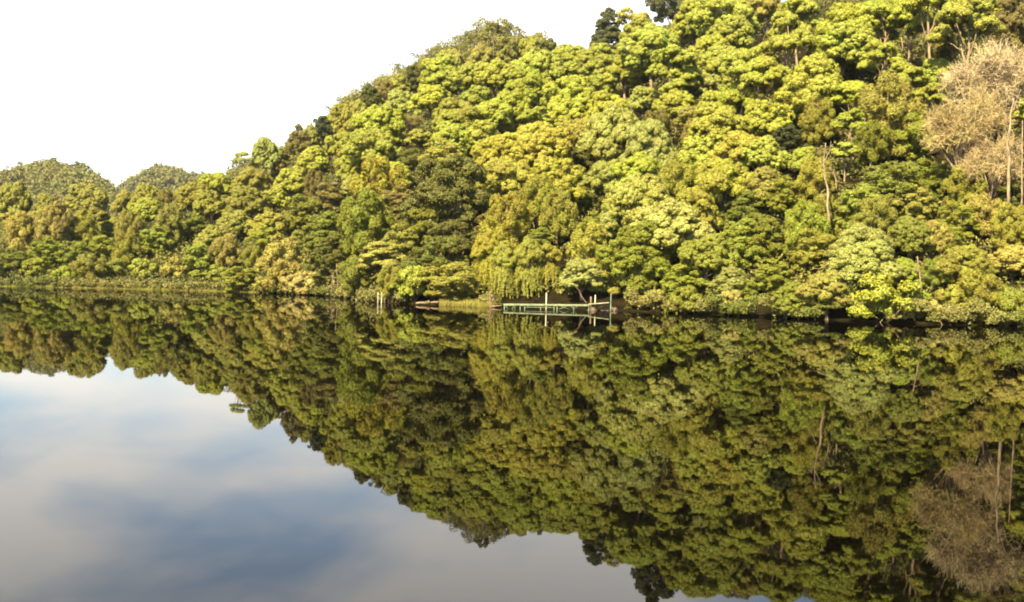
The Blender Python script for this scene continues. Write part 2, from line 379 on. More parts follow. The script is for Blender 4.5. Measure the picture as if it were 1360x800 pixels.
for v in range(3):      # feathery upright foliage
    pts = dome_pts((18, 22, 15)[v], 2.3, 3.8, 4.6, -0.7)
    cl = [(x, y, max(z, 1.0), r * 0.8, r * 1.15) for (x, y, z) in pts for r in [0.65 + 0.6 * rng.random()]] + [(0, 0, 4.4, 1.6, 2.6)]
    add('feather', crown_mesh('feathery_crown', lump_crown(cl, 0.34, 0.19, 0.045, 0.8, zmin=-0.5, jit=0.9, stretch=1.7), 0.20, 0.045, M_soft), limbs('feathery_trunk', [c[:3] for c in cl[:6]], 0.18, 0.25, 6.0, M_bark), 6.4, 4.9)
for v in range(3):      # weeping foliage
    pts = dome_pts((20, 24, 16)[v], 2.2, 2.6, 4.9, 0.0)
    cl = [(x, y, z, 0.75 + 0.3 * rng.random(), 0.7) for (x, y, z) in pts]
    PP, NN = lump_crown(cl, 0.36, 0.16, 0.05, 0.75)
    sp, sn = [], []
    for s in range(190):
        a = rng.random() * 6.283; r0 = (0.5 + 0.55 * math.sqrt(rng.random())) * 2.5; z0 = 5.4 - 0.25 * r0 * r0 + rng.normal() * 0.3; ln = 0.6 + 3.9 * rng.random() ** 1.5
        k = int(ln * 30); q = np.sort(rng.random(k)); sw = rng.normal(size=2) * 0.35
        pz = np.stack([math.cos(a) * r0 + sw[0] * q, math.sin(a) * r0 + sw[1] * q, z0 - ln * q], 1) + rng.normal(size=(k, 3)) * (0.16 - 0.10 * q[:, None])
        sp.append(pz); sn.append(np.stack([math.cos(a) + rng.normal(size=k) * 0.7, math.sin(a) + rng.normal(size=k) * 0.7, 0.35 + 0.4 * rng.normal(size=k)], 1))
    add('weep', crown_mesh('weeping_crown', (np.vstack([PP] + sp), np.vstack([NN] + sn)), 0.15, 0.045, M_soft), limbs('weeping_trunk', [c[:3] for c in cl[:8]], 0.16, 0.25, 5.6, M_bark), 5.6, 4.3)
for v in range(4):      # low round shrub
    pts = dome_pts((11, 14, 9, 13)[v], 1.9, 1.7, 1.5, -0.5)
    cl = [(x, y, max(z, 0.5), r, r * 0.75) for (x, y, z) in pts for r in [0.6 + 0.35 * rng.random()]] + [(0, 0, 1.4, 1.3, 1.1)]
    add('shrub', crown_mesh('shrub_foliage', lump_crown(cl, 0.30, 0.12, 0.065, 0.75, zmin=-0.5), 0.12, 0.065), limbs('shrub_stem', [c[:3] for c in cl[:7]], 0.09, 0.15, 2.2, M_bark, 0.3, foot=-0.6), 5.2, 1.8)
for v in range(3):      # layered shelves of foliage
    cl = []
    for k in range(7):
        z = 1.8 + k * 0.72 + rng.normal() * .15; Rk = 3.6 - 0.34 * k
        for i in range(8 - k // 2):
            a = i * 0.9 + k * 1.3 + rng.random() * 0.5; rr = Rk * (0.45 + 0.5 * rng.random())
            cl.append((math.cos(a) * rr, math.sin(a) * rr, z + rng.normal() * 0.5 - rr * 0.12, 0.6 + 0.7 * rng.random(), 0.38 + 0.4 * rng.random()))
    add('layer', crown_mesh('layered_crown', lump_crown(cl, 0.30, 0.15, 0.06, 0.75, zmin=-0.1, subflat=0.6), 0.15, 0.06), limbs('layered_trunk', [c[:3] for c in cl[::4]], 0.22, 0.2, 6.2, M_bark, 0.8), 8.0, 3.9)
for v in range(3):      # dark conifer
    cl = []
    for k in range(12):
        z = 1.3 + k * 0.78; Rk = (2.5, 2.2, 2.8)[v] * (1 - k / 12.5) ** 0.8
        for i in range(max(1, 8 - k // 2)):
            a = i * 0.9 + k * 1.7 + rng.random() * 0.4
            cl.append((math.cos(a) * Rk * 0.8, math.sin(a) * Rk * 0.8, z + rng.normal() * 0.15, 0.42 + Rk * 0.16, 0.42))
    add('conifer', crown_mesh('conifer_crown', lump_crown(cl, 0.26, 0.13, 0.05, 0.7, zmin=-0.3, jit=0.8), 0.13, 0.05), limbs('conifer_trunk', [(0, 0, 9.6)], 0.2, 0.5, 9.8, M_bark, 0.1), 5.6, 5.2)
for v in range(3):      # thin open crown that shows the sky
    cl, tg = [], []
    for i in range((7, 9, 6)[v]):
        a = i * 2.4 + rng.random(); rr = 2.9 * math.sqrt((i + 0.5) / 8); z = 9.6 - 2.4 * rr / 3 + rng.normal() * 0.4
        cl.append((math.cos(a) * rr, math.sin(a) * rr, z, 0.95, 0.5)); tg.append(cl[-1][:3])
    add('open', crown_mesh('open_crown', lump_crown(cl, 0.30, 0.15, 0.07, 0.42, zmin=-0.2, fill=0.03), 0.15, 0.07), limbs('open_trunk', tg, 0.17, 0.45, 9.0, M_pale, 0.5), 7.0, 8.7)
def blades(P_, D_, L, W):
    """long thin twigs: one narrow quad per point along direction D_"""
    n = len(P_); T = unit(D_); B = unit(np.cross(T, rng.normal(size=(n, 3)))) * W; L = L * (0.5 + rng.random((n, 1)))
    return np.stack([P_ - B, P_ + B, P_ + T * L + B * .3, P_ + T * L - B * .3], 1).reshape(-1, 3), np.arange(4 * n).reshape(-1, 4)
for v in range(3):      # nearly bare tree of fine pale twigs
    tg, TP, TD, LP = [], [], [], []
    for k in range((26, 30, 22)[v]):
        d = sph(1)[0]; d[2] = abs(d[2]) * 1.3 - 0.45; d /= np.linalg.norm(d)
        q = np.array([0, 0, 8.6]) + d * np.array([4.3, 4.3, 3.7]) * (0.55 + 0.4 * rng.random()); tg.append(tuple(q))
        m_ = 34; st = q + (np.array([0, 0, 7.5]) - q) * (rng.random((m_, 1)) * 0.45) + rng.normal(size=(m_, 3)) * 0.35
        dd = d * 0.9 + rng.normal(size=(m_, 3)) * 0.6; TP.append(st); TD.append(dd)
        for a_, b_ in zip(st, unit(dd)):
            z_ = 11; f_ = rng.random((z_, 1)) * 1.0; p2 = a_ + b_ * f_; d2 = b_ + rng.normal(size=(z_, 3)) * 0.75 + [0, 0, .15]
            TP.append(p2); TD.append(d2 * 1.0)
            LP.append(p2 + unit(d2) * (0.5 * rng.random((z_, 1))) + rng.normal(size=(z_, 3)) * 0.1)
    V1, Q1 = blades(np.vstack(TP), np.vstack(TD), 0.62, 0.021)
    L2 = np.vstack(LP); V2, Q2 = leaves(L2, sph(len(L2)), 0.07, 0.03)
    V_, Q_ = join([(V1, Q1), (V2, Q2)])
    add('twig', mesh_np('twiggy_crown', V_, Q_, M_soft), limbs('twiggy_trunk', tg, 0.34, 0.3, 10.5, M_pale, 0.5), 10.0, 8.6)

# ------------------------------------------------------------------ colours (base colour of foliage)
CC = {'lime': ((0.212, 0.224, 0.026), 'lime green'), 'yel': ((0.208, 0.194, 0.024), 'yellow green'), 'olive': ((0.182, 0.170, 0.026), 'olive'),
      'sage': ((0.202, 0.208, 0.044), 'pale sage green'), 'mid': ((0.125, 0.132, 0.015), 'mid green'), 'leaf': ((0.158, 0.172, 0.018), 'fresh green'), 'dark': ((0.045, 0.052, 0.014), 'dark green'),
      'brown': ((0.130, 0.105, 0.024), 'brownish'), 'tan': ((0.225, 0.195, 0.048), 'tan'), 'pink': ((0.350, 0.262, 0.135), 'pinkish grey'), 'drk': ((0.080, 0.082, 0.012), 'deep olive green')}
SHAPE = {'dome': ('domed_tree', 'domed tree'), 'tall': ('gum_tree', 'tall gum tree'), 'myrtle': ('myrtle_tree', 'dense bushy tree'), 'feather': ('feathery_tree', 'feathery tree'),
         'weep': ('weeping_tree', 'weeping tree'), 'shrub': ('shrub', 'rounded shrub'), 'layer': ('layered_tree', 'layered tree'), 'conifer': ('conifer', 'conical tree'),
         'open': ('open_crowned_tree', 'see-through tree'), 'twig': ('twiggy_tree', 'fine-twigged tree')}
# hand placed: x, y of the crown's middle in the photograph, its width there, kind, colour, height factor
HAND = [
 # skyline
 (655,36,26,'open','drk',1.0),(751,62,24,'open','yel',.9),(806,54,56,'conifer','dark',.60),(838,20,54,'open','yel',1.0),(893,6,60,'myrtle','dark',.8),(322,208,34,'open','sage',.9),
 (353,203,36,'dome','sage',1),(373,220,30,'myrtle','brown',.8),(400,192,34,'myrtle','brown',.8),(414,182,26,'dome','olive',1),(430,170,26,'myrtle','dark',.8),(456,160,40,'dome','olive',1),(476,146,28,'dome','olive',1),
 (491,132,26,'myrtle','drk',.8),(513,122,24,'myrtle','brown',.8),(530,112,26,'dome','olive',1),(550,104,26,'myrtle','drk',.8),(958,20,80,'dome','lime',1),(1000,6,50,'myrtle','brown',.8),(925,28,62,'dome','lime',1),
 # upper middle
 (847,44,48,'dome','lime',1),(866,64,72,'dome','lime',1),(832,94,52,'dome','lime',1),(895,86,62,'tall','lime',.9),(970,48,56,'dome','lime',1),(946,70,60,'dome','lime',1),(957,92,70,'dome','lime',1),(934,112,52,'dome','sage',1),
 (856,132,44,'dome','sage',1),(799,86,60,'dome','lime',1),(763,82,60,'dome','lime',1),(712,98,72,'dome','lime',1),(660,99,54,'dome','lime',1),(755,126,66,'dome','lime',1),(700,118,56,'dome','lime',1),(680,140,56,'dome','lime',1),
 (656,152,50,'dome','lime',1),(754,152,60,'dome','lime',1),(796,118,50,'dome','lime',1),(806,146,50,'dome','lime',1),(709,158,40,'tall','lime',.8),(772,178,50,'dome','olive',1),(816,178,84,'dome','sage',1.25),(862,192,60,'dome','sage',1.4),
 (717,200,92,'dome','yel',.9),(655,204,60,'dome','yel',1),(898,140,50,'dome','lime',1),(926,158,54,'dome','olive',1),(950,140,50,'dome','lime',1),(953,170,70,'dome','yel',1),(985,130,60,'dome','lime',1),(872,178,44,'feather','brown',1),
 (985,200,72,'dome','yel',1),(934,207,60,'dome','lime',1),(905,112,44,'tall','lime',.9),(985,95,60,'tall','lime',1),(925,185,44,'feather','brown',1),
 # middle
 (670,234,70,'dome','yel',1),(740,240,70,'dome','yel',1),(702,218,56,'dome','olive',1),(808,236,62,'dome','sage',1),(850,228,60,'dome','lime',1),(715,272,60,'feather','yel',1),(674,302,62,'feather','yel',1),(739,290,52,'feather','yel',1),
 (652,306,50,'myrtle','brown',.7),(850,270,84,'dome','sage',1.1),(890,298,100,'dome','sage',.9),(922,276,64,'dome','yel',1),(830,292,54,'dome','sage',1),(962,242,82,'dome','yel',1),(900,245,60,'feather','yel',.9),(787,340,60,'feather','yel',1),
 (775,364,62,'dome','sage',.8),(812,366,50,'myrtle','olive',.8),(850,342,82,'myrtle','leaf',.8),(770,258,50,'myrtle','mid',.8),(800,262,40,'myrtle','drk',.8),
 (668,358,40,'weep','yel',1.2),(702,356,40,'weep','yel',1.3),(728,352,34,'weep','yel',1.2),(650,346,44,'weep','yel',1.2),(941,338,74,'dome','leaf',1),(985,326,62,'myrtle','leaf',.8),(850,378,50,'shrub','mid',1.2),(871,398,36,'shrub','olive',1),
 (912,374,72,'myrtle','leaf',.6),(910,400,52,'shrub','mid',1),(970,372,52,'dome','sage',.8),(967,401,42,'shrub','tan',1),(990,388,40,'myrtle','leaf',.7),(880,322,52,'dome','olive',1),
 # right, upper
 (1018,10,50,'dome','olive',1),(1062,20,56,'tall','lime',1),(1050,52,66,'tall','lime',1),(1010,80,46,'tall','lime',1),(1018,106,62,'tall','lime',1),(1129,38,92,'dome','lime',1),(1171,20,60,'tall','lime',1),(1120,66,84,'dome','lime',.9),
 (1171,80,50,'tall','lime',1),(1207,26,56,'tall','lime',1),(1240,8,80,'tall','lime',1),(1282,26,82,'tall','lime',1),(1318,6,60,'dome','lime',1),(1270,54,46,'tall','lime',1),(1340,36,66,'myrtle','brown',1.1),(1249,74,44,'feather','brown',1),
 (1081,114,88,'dome','lime',1),(1132,165,46,'tall','lime',.8),(1123,204,38,'tall','lime',.7),(1246,94,40,'dome','lime',1),(1280,90,40,'dome','lime',1),(1234,128,52,'tall','lime',.8),(1180,160,80,'feather','olive',1),(1210,184,62,'myrtle','leaf',.8),
 (1045,188,44,'myrtle','dark',.7),(1012,204,62,'dome','lime',1),(1066,210,36,'dome','lime',1),(1158,192,50,'feather','mid',1),
 (1322,112,140,'twig','pink',1.15),(1282,168,124,'twig','pink',1.1),(1318,214,100,'twig','pink',1.05),
 # right, lower
 (1015,246,56,'dome','olive',1),(1012,318,58,'myrtle','mid',.8),(1040,262,50,'myrtle','mid',.8),(1186,252,92,'myrtle','mid',.7),(1230,240,50,'myrtle','mid',.8),(1141,282,62,'myrtle','leaf',.8),(1162,296,52,'feather','olive',.9),(1066,312,60,'feather','leaf',1),
 (1078,334,60,'myrtle','yel',.7),(1144,322,72,'dome','sage',1),(1146,354,92,'dome','sage',.9),(1210,312,54,'dome','mid',1),(1240,320,40,'feather','tan',.9),(1198,362,46,'dome','leaf',1),(1240,366,40,'feather','leaf',.9),(1180,398,100,'shrub','leaf',1),
 (1060,398,58,'dome','mid',.8),(1099,384,70,'dome','olive',.9),(1030,370,50,'myrtle','leaf',.7),(1270,294,52,'myrtle','leaf',.8),(1304,286,52,'feather','tan',.9),(1342,308,50,'feather','yel',1),(1282,352,72,'dome','olive',1),(1345,346,54,'dome','tan',.9),
 (1234,412,36,'shrub','tan',1),(1262,398,46,'shrub','olive',1.2),(1300,388,62,'feather','olive',.8),(1326,392,30,'shrub','mid',1.4),(1345,408,50,'shrub','mid',1.3),(1262,326,40,'myrtle','mid',.8),(1215,275,50,'myrtle','olive',.8),
 # centre left
 (587,100,60,'dome','lime',1),(631,102,52,'dome','lime',1),(600,84,34,'dome','olive',1),(640,76,36,'dome','olive',1),(672,72,34,'myrtle','olive',.8),(702,72,36,'dome','olive',1),(560,100,30,'myrtle','olive',.8),(728,74,30,'myrtle','drk',.8),(572,130,50,'dome','lime',1),(537,140,50,'dome','sage',1),(606,158,56,'dome','olive',1),(634,134,50,'dome','lime',1),(503,168,66,'dome','lime',1),(494,195,68,'dome','lime',1),(453,192,42,'dome','lime',1),
 (600,186,52,'dome','lime',1),(640,180,50,'dome','lime',1),(559,186,38,'tall','olive',.8),(545,160,40,'twig','tan',.7),(416,212,42,'dome','lime',1),(388,242,44,'dome','lime',1),(525,232,46,'dome','lime',1),(470,222,50,'dome','lime',1),(590,218,60,'myrtle','olive',.7),
 (602,262,96,'myrtle','drk',1.0),(549,216,40,'myrtle','drk',.7),(504,258,66,'feather','yel',1),(528,274,54,'myrtle','brown',.7),(444,262,50,'myrtle','brown',.7),(418,248,30,'feather','brown',1),(471,246,28,'dome','sage',1),
 (640,268,44,'dome','yel',1),(486,304,68,'feather','mid',1),(433,318,64,'myrtle','mid',.8),(444,346,66,'myrtle','drk',.7),(510,340,70,'layer','olive',.8),(584,350,88,'myrtle','drk',.7),(602,376,78,'myrtle','olive',.5),(533,324,50,'myrtle','olive',.7),
 (552,378,60,'shrub','leaf',1.1),(478,368,58,'feather','mid',.8),(520,376,40,'feather','olive',.8),(376,352,70,'feather','tan',.8),(402,376,50,'shrub','tan',1),(360,378,46,'shrub','olive',1),(405,288,58,'myrtle','mid',.7),(354,300,48,'dome','olive',1),(354,322,44,'myrtle','leaf',.7),
 (318,370,46,'myrtle','leaf',.6),(603,322,60,'myrtle','drk',.7),(566,300,60,'myrtle','mid',.8),(640,330,40,'myrtle','brown',.7),(380,300,40,'feather','olive',.8),(336,238,46,'dome','olive',1),(330,268,48,'dome','olive',1),(312,298,40,'dome','olive',1),
 # left
 (18,266,48,'dome','olive',1),(117,264,50,'dome','olive',1),(168,268,34,'dome','olive',1),(198,262,34,'dome','olive',1),(195,280,38,'dome','lime',1),(222,272,34,'feather','brown',1),(256,262,48,'dome','olive',1),(286,246,48,'dome','lime',1),(282,272,46,'dome','olive',1),
 (30,314,44,'feather','tan',1),(76,306,50,'feather','tan',1),(60,338,44,'myrtle','leaf',.7),(98,338,44,'myrtle','leaf',.7),(168,336,42,'feather','olive',.9),(174,308,44,'feather','olive',1),(204,322,44,'myrtle','leaf',.7),(264,345,52,'myrtle','leaf',.7),
 (286,316,46,'dome','olive',1),(302,338,40,'feather','tan',.9),(192,358,40,'shrub','leaf',1),(150,358,36,'shrub','mid',1),(46,358,40,'shrub','mid',1),(18,350,40,'myrtle','mid',.7),(120,356,44,'feather','olive',.7),(236,358,40,'shrub','olive',1),(288,366,36,'shrub','mid',1),
]
cpos = np.array([0, 0, CAMH])
def ray(x, y):
    d = np.array(fwd) * F + np.array(right) * (x - 680) - np.array(up) * (y - 400)
    return d / d[1]
def solve(x, y, hc):
    """depth at which the crown's middle, hc above the ground, lies on the pixel's ray"""
    d = ray(x, y); u = 680 + F * d[0]
    Ds = float(shoreY(u)); Dr = float(np.interp(u, FR[0], FR[1]))
    Ys = np.linspace(Ds + 0.4, Dr + 6, 260)
    g = CAMH + d[2] * Ys - (terr(np.full_like(Ys, u), Ys) + hc)
    if g[0] <= 0: Y = Ys[0]
    else:
        k = np.where(g <= 0)[0]
        Y = Ys[k[0]] if len(k) else Ys[-1]
    return u, Y, d, float(terr(u, Y))
sky_x = [0,60,110,150,200,250,290,320,350,380,430,480,530,570,620,680,740,790,822,850,880,960,1000,1360]
sky_y = [256,258,250,256,248,240,226,204,192,200,170,146,116,90,76,70,70,74,46,22,0,0,0,0]
trees = []
def place(e, hand=True):
    x, y, w, kind, colr, zf = e
    v = P[kind][len(trees) % len(P[kind])]
    Y = 200.0
    for _ in range(3):
        s = w * Y / F / v[2]
        u, Y, d, zt = solve(x, y, v[3] * s * zf)
    s = w * Y / F / v[2]; zc = CAMH + d[2] * Y; base = zc - v[3] * s * zf
    if base < zt - 0.4:                    # too low on the bank: shorten the tree
        zf2 = (zc - (zt - 0.4)) / (v[3] * s); zf = max(zf2, 0.45 * zf)
        base = zc - v[3] * s * zf
    elif base > zt + 0.3:                  # crown stands above the slope: a taller tree
        zf = min((zc - zt) / (v[3] * s), zf * 1.35); base = zc - v[3] * s * zf
    trees.append(dict(x=x, y=y, w=w, kind=kind, col=colr, s=s, zf=zf, loc=(d[0] * Y, Y, base), proto=v, ground=zt, Y=Y))
for e in HAND: place(e)
# fill the slope between the hand placed crowns
def shore_px(x):
    Yd = shoreY(x); return hor(x) + CAMH * F / Yd
r2 = random.Random(5)
cand = []
for _ in range(9000):
    x = r2.uniform(-40, 1400); top = np.interp(x, sky_x, sky_y) + 10; bot = float(shore_px(x)) - 14
    y = r2.uniform(top, bot); cand.append((x, y))
pts = [(q['x'], q['y'], q['w']) for q in trees]
for x, y in cand:
    if len(trees) >= 318: break
    if 545 < x < 840 and y > float(shore_px(x)) - 42: continue
    v_ = (float(shore_px(x)) - y) / (float(shore_px(x)) - float(np.interp(x, sky_x, sky_y)))
    wbase = np.interp(x, [0, 400, 600, 800, 1360], [34, 42, 48, 54, 60]) * r2.uniform(0.8, 1.15)
    if all((x - a) ** 2 + ((y - b) * 1.15) ** 2 > (0.40 * (wbase + c) * 0.92) ** 2 for a, b, c in pts):
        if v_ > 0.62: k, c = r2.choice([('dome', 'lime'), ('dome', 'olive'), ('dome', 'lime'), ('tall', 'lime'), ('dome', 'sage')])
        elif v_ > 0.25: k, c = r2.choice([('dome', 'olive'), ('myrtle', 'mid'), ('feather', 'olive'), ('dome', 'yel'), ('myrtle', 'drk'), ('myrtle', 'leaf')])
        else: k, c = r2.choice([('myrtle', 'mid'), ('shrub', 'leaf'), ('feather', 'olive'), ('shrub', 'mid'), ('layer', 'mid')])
        if x < 300 and c in ('lime',): c = 'olive'
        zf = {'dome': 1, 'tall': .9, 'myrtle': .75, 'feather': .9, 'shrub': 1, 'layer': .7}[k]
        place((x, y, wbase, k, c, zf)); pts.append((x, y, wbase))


# labels: look + height on the slope + landmark, then order among look-alikes of one spot
SEG = [(-99, 40, 'by the left edge of the view'), (40, 105, 'under the round distant hill'), (105, 160, 'under the notch between hills'), (160, 240, 'under the second distant hill'),
       (240, 303, 'left of the see-through skyline tree'), (303, 345, 'beneath the see-through skyline tree'), (345, 410, 'right of the see-through skyline tree'), (410, 475, 'above the leaning shore stems'),
       (475, 530, 'above the white mooring posts'), (530, 583, 'above the pale shore log'), (583, 625, 'above the left half of the reeds'), (625, 665, 'above the right half of the reeds'), (665, 705, 'above the left end of the jetty'), (705, 760, 'above the middle of the jetty'),
       (760, 825, 'above the right end of the jetty'), (825, 880, 'just right of the jetty'), (880, 935, 'a little right of the jetty'), (935, 995, 'between jetty and twisted bare trunk'),
       (995, 1062, 'left of the twisted bare trunk'), (1062, 1130, 'in line with the twisted bare trunk'), (1130, 1190, 'right of the twisted bare trunk'), (1190, 1255, 'left of the pinkish grey trees'), (1255, 1310, 'in line with the pinkish grey trees'), (1310, 1500, 'by the right edge of the view')]
def band(q):
    sy = float(shore_px(q['x'])); ty = float(np.interp(q['x'], sky_x, sky_y)); v = (sy - q['y']) / (sy - ty)
    return 'at the waterline' if v < 0.14 else 'low down' if v < 0.36 else 'halfway up' if v < 0.6 else 'high up' if v < 0.86 else 'at the top'
ORD = ['leftmost', 'second', 'third', 'fourth', 'fifth', 'sixth', 'seventh']
cells = {}
for q in trees:
    seg = [s[2] for s in SEG if s[0] <= q['x'] < s[1]][0]
    q['key'] = f"{CC[q['col']][1]} {SHAPE[q['kind']][1]} {band(q)}, {seg}"
    cells.setdefault(q['key'], []).append(q)
for k, qs in cells.items():
    qs.sort(key=lambda q: q['x'])
    for i, q in enumerate(qs):
        if len(qs) == 1: q['label'] = k
        elif len(qs) == 2:
            big = abs(qs[0]['w'] - qs[1]['w']) > 12
            if big: q['label'] = ('bigger ' if q['w'] == max(a['w'] for a in qs) else 'smaller ') + k
            else: q['label'] = ('left-hand ' if i == 0 else 'right-hand ') + k
        else: q['label'] = (ORD[i] + (' ' if i == 0 else ' ')) + k

GRP = {'shrub': 'shrubs along the river bank', 'conifer': 'conical trees on the hill', 'twig': 'pinkish twiggy trees on the right'}
for q in trees:
    crown, trunk, wp, hc = q['proto']; nm = SHAPE[q['kind']][0]
    root = thing(nm, q['loc'], q['label'], 'shrub' if q['kind'] == 'shrub' else 'tree', GRP.get(q['kind'], 'trees of the hillside forest'), r2.uniform(0, 6.28), (q['s'], q['s'] * r2.uniform(.92, 1.08), q['s'] * q['zf']))
    tr = link('stem' if q['kind'] == 'shrub' else 'trunk', trunk, root)
    cr_ = link('foliage' if q['kind'] == 'shrub' else 'crown', crown, root)
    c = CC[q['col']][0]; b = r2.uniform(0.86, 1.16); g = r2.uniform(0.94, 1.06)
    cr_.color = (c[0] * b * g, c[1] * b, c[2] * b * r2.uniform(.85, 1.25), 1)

CAVES = [(540, 578), (560, 640), (655, 840), (862, 884), (944, 960), (995, 1038), (1090, 1182), (1212, 1236), (1290, 1312)]
def in_cave(u):
    m = np.zeros(len(u), bool)
    for a, b in CAVES: m |= (u > a) & (u < b)
    return m
# ------------------------------------------------------------------ undergrowth between the trees
def mounds(X, Y, Z, r, n, L, W, flat=0.6):
    PP, NN = [], []
    for x, y, z, rr in zip(X, Y, Z, r):
        d = sph(n); d[:, 2] = np.abs(d[:, 2]) * 1.0 - 0.1
        PP.append(np.array([x, y, z]) + d * np.array([rr, rr, rr * flat]) * (0.75 + 0.35 * rng.random((n, 1)))); NN.append(d + 0.6 * rng.normal(size=d.shape))
    return np.vstack(PP), np.vstack(NN)
n = 13000
u = rng.uniform(-150, 1520, n); t_ = rng.random(n) ** 1.4
Ds = shoreY(u) + np.where(in_cave(u), 9.0, 1.2); Y = Ds + t_ * (np.interp(u, FR[0], FR[1]) + 5 - Ds); X = (u - 680) / F * Y
PN = mounds(X, Y, terr(u, Y), rng.uniform(0.8, 2.0, n) * (0.75 + Y / 350), 46, 0, 0, 0.9)
Vv, Qq = leaves(PN[0], PN[1], 0.27, 0.14)
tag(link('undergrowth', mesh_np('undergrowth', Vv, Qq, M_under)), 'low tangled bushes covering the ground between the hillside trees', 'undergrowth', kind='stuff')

# bushes hanging over the water's edge, with dark gaps between them
n = 1700
u = rng.uniform(-150, 1520, n); keep = ~in_cave(u) | ((rng.random(n) < .45) & ((u < 540) | (u > 836))); keep &= ~((u > 488) & (u < 528)) & ~((u < 350) & (rng.random(n) < .6)); u = u[keep]; cave = in_cave(u)
Y = shoreY(u) + np.where(cave, rng.uniform(-1.4, 0.2, len(u)), rng.uniform(-2.0, 2.2, len(u))); X = (u - 680) / F * Y
PN = mounds(X, Y, np.maximum(terr(u, Y), 0) + np.where(cave, rng.uniform(1.5, 2.4, len(u)), rng.uniform(0.35, 1.4, len(u))), rng.uniform(0.35, 1.05, len(u)), 90, 0, 0, 0.85)
Vv, Qq = leaves(PN[0], PN[1], 0.15, 0.075); ok = PN[0][:, 2] > 0.12; Vv = Vv.reshape(-1, 4, 3)[ok].reshape(-1, 3); Qq = np.arange(len(Vv)).reshape(-1, 4)
tag(link('bank_undergrowth', mesh_np('bank_undergrowth', Vv, Qq, M_bankl)), 'tangled low bushes overhanging the water along the bank', 'undergrowth', kind='stuff')

# ------------------------------------------------------------------ distant forest on the far hills
def far_proto(n, L):
    cl = [(rng.normal() * 2.0, rng.normal() * 2.0, 7 + rng.normal() * 1.2, 2.2, 1.7) for _ in range(5)]
    PP, NN = [], []
    for c in cl:
        d = sph(n // 5); d[:, 2] = np.where(d[:, 2] < -0.3, -d[:, 2], d[:, 2])
        PP.append(np.array(c[:3]) + d * np.array([c[3], c[3], c[4]]) * (0.8 + 0.3 * rng.random((len(d), 1)))); NN.append(d + 0.5 * rng.normal(size=d.shape))
    return leaves(np.vstack(PP), np.vstack(NN), L, L * 0.6)
def far_forest(name, u0, u1, Y0, Y1, n, L, per, label, hid):
    pro = [far_proto(per, L) for _ in range(6)]
    u = rng.uniform(u0, u1, n); Y = rng.uniform(Y0, Y1, n); X = (u - 680) / F * Y; z = terr(u, Y)
    parts = []
    for i in range(n):
        if z[i] < hid: continue
        V_, Q_ = pro[i % 6]; s = rng.uniform(0.7, 1.35); a = rng.random() * 6.28; ca, sa = math.cos(a), math.sin(a)
        parts.append((V_ @ np.array([[ca, sa, 0], [-sa, ca, 0], [0, 0, rng.uniform(.85, 1.25)]]) * s + np.array([X[i], Y[i], z[i] - 1.0]), Q_))
    V_, Q_ = join(parts)
    return tag(link(name, mesh_np(name, V_, Q_, M_farleaf)), label, 'forest', kind='stuff')
far_forest('distant_forest', 300, 900, 480, 625, 1500, 0.36, 420, 'hazy forest covering the peak behind the main slope', 40)
far_forest('distant_forest', -260, 210, 900, 1230, 2200, 0.75, 170, 'grey green forest covering the round far left hill', 25)
far_forest('distant_forest', 90, 420, 1400, 1730, 1500, 1.0, 110, 'bluish forest on the farthest low hill', 30)

# ------------------------------------------------------------------ reeds
def reeds(name, pxs, depth, hgt, n, label):
    u = rng.uniform(pxs[0], pxs[1], n); Y = shoreY(u) + rng.uniform(depth[0], depth[1], n); X = (u - 680) / F * Y
    z0 = -0.1 + 0 * X; clump = 0.65 + 0.35 * vnoise(X, Y, 1.2)
    h = rng.uniform(hgt[0], hgt[1], n) * clump; w = rng.uniform(0.012, 0.03, n); a = rng.uniform(0, 6.28, n)
    lx = rng.normal(size=n) * 0.16 * h; ly = rng.normal(size=n) * 0.16 * h
    dx, dy = np.cos(a) * w, np.sin(a) * w
    A = np.stack([X - dx, Y - dy, z0], 1); B = np.stack([X + dx, Y + dy, z0], 1)
    C_ = np.stack([X + dx * .8 + lx * .4, Y + dy * .8 + ly * .4, z0 + h * .6], 1); D_ = np.stack([X - dx * .8 + lx * .4, Y - dy * .8 + ly * .4, z0 + h * .6], 1)
    E = np.stack([X + lx + dx * .15, Y + ly + dy * .15, z0 + h], 1); G = np.stack([X + lx - dx * .15, Y + ly - dy * .15, z0 + h], 1)
    Vr = np.stack([A, B, C_, D_, E, G], 1).reshape(-1, 3); k = np.arange(n) * 6
    Qr = np.concatenate([np.stack([k, k + 1, k + 2, k + 3], 1), np.stack([k + 3, k + 2, k + 4, k + 5], 1)])
    return tag(link(name, mesh_np(name, Vr, Qr, M_reed)), label, 'reeds', kind='stuff')
reeds('reeds', (583, 657), (-2.8, 0.6), (0.6, 1.5), 5200, 'yellow green reeds at the water edge left of the jetty')
reeds('reeds', (-60, 345), (-1.6, 1.2), (0.35, 0.85), 13000, 'pale green marsh grass strip along the far left bank')

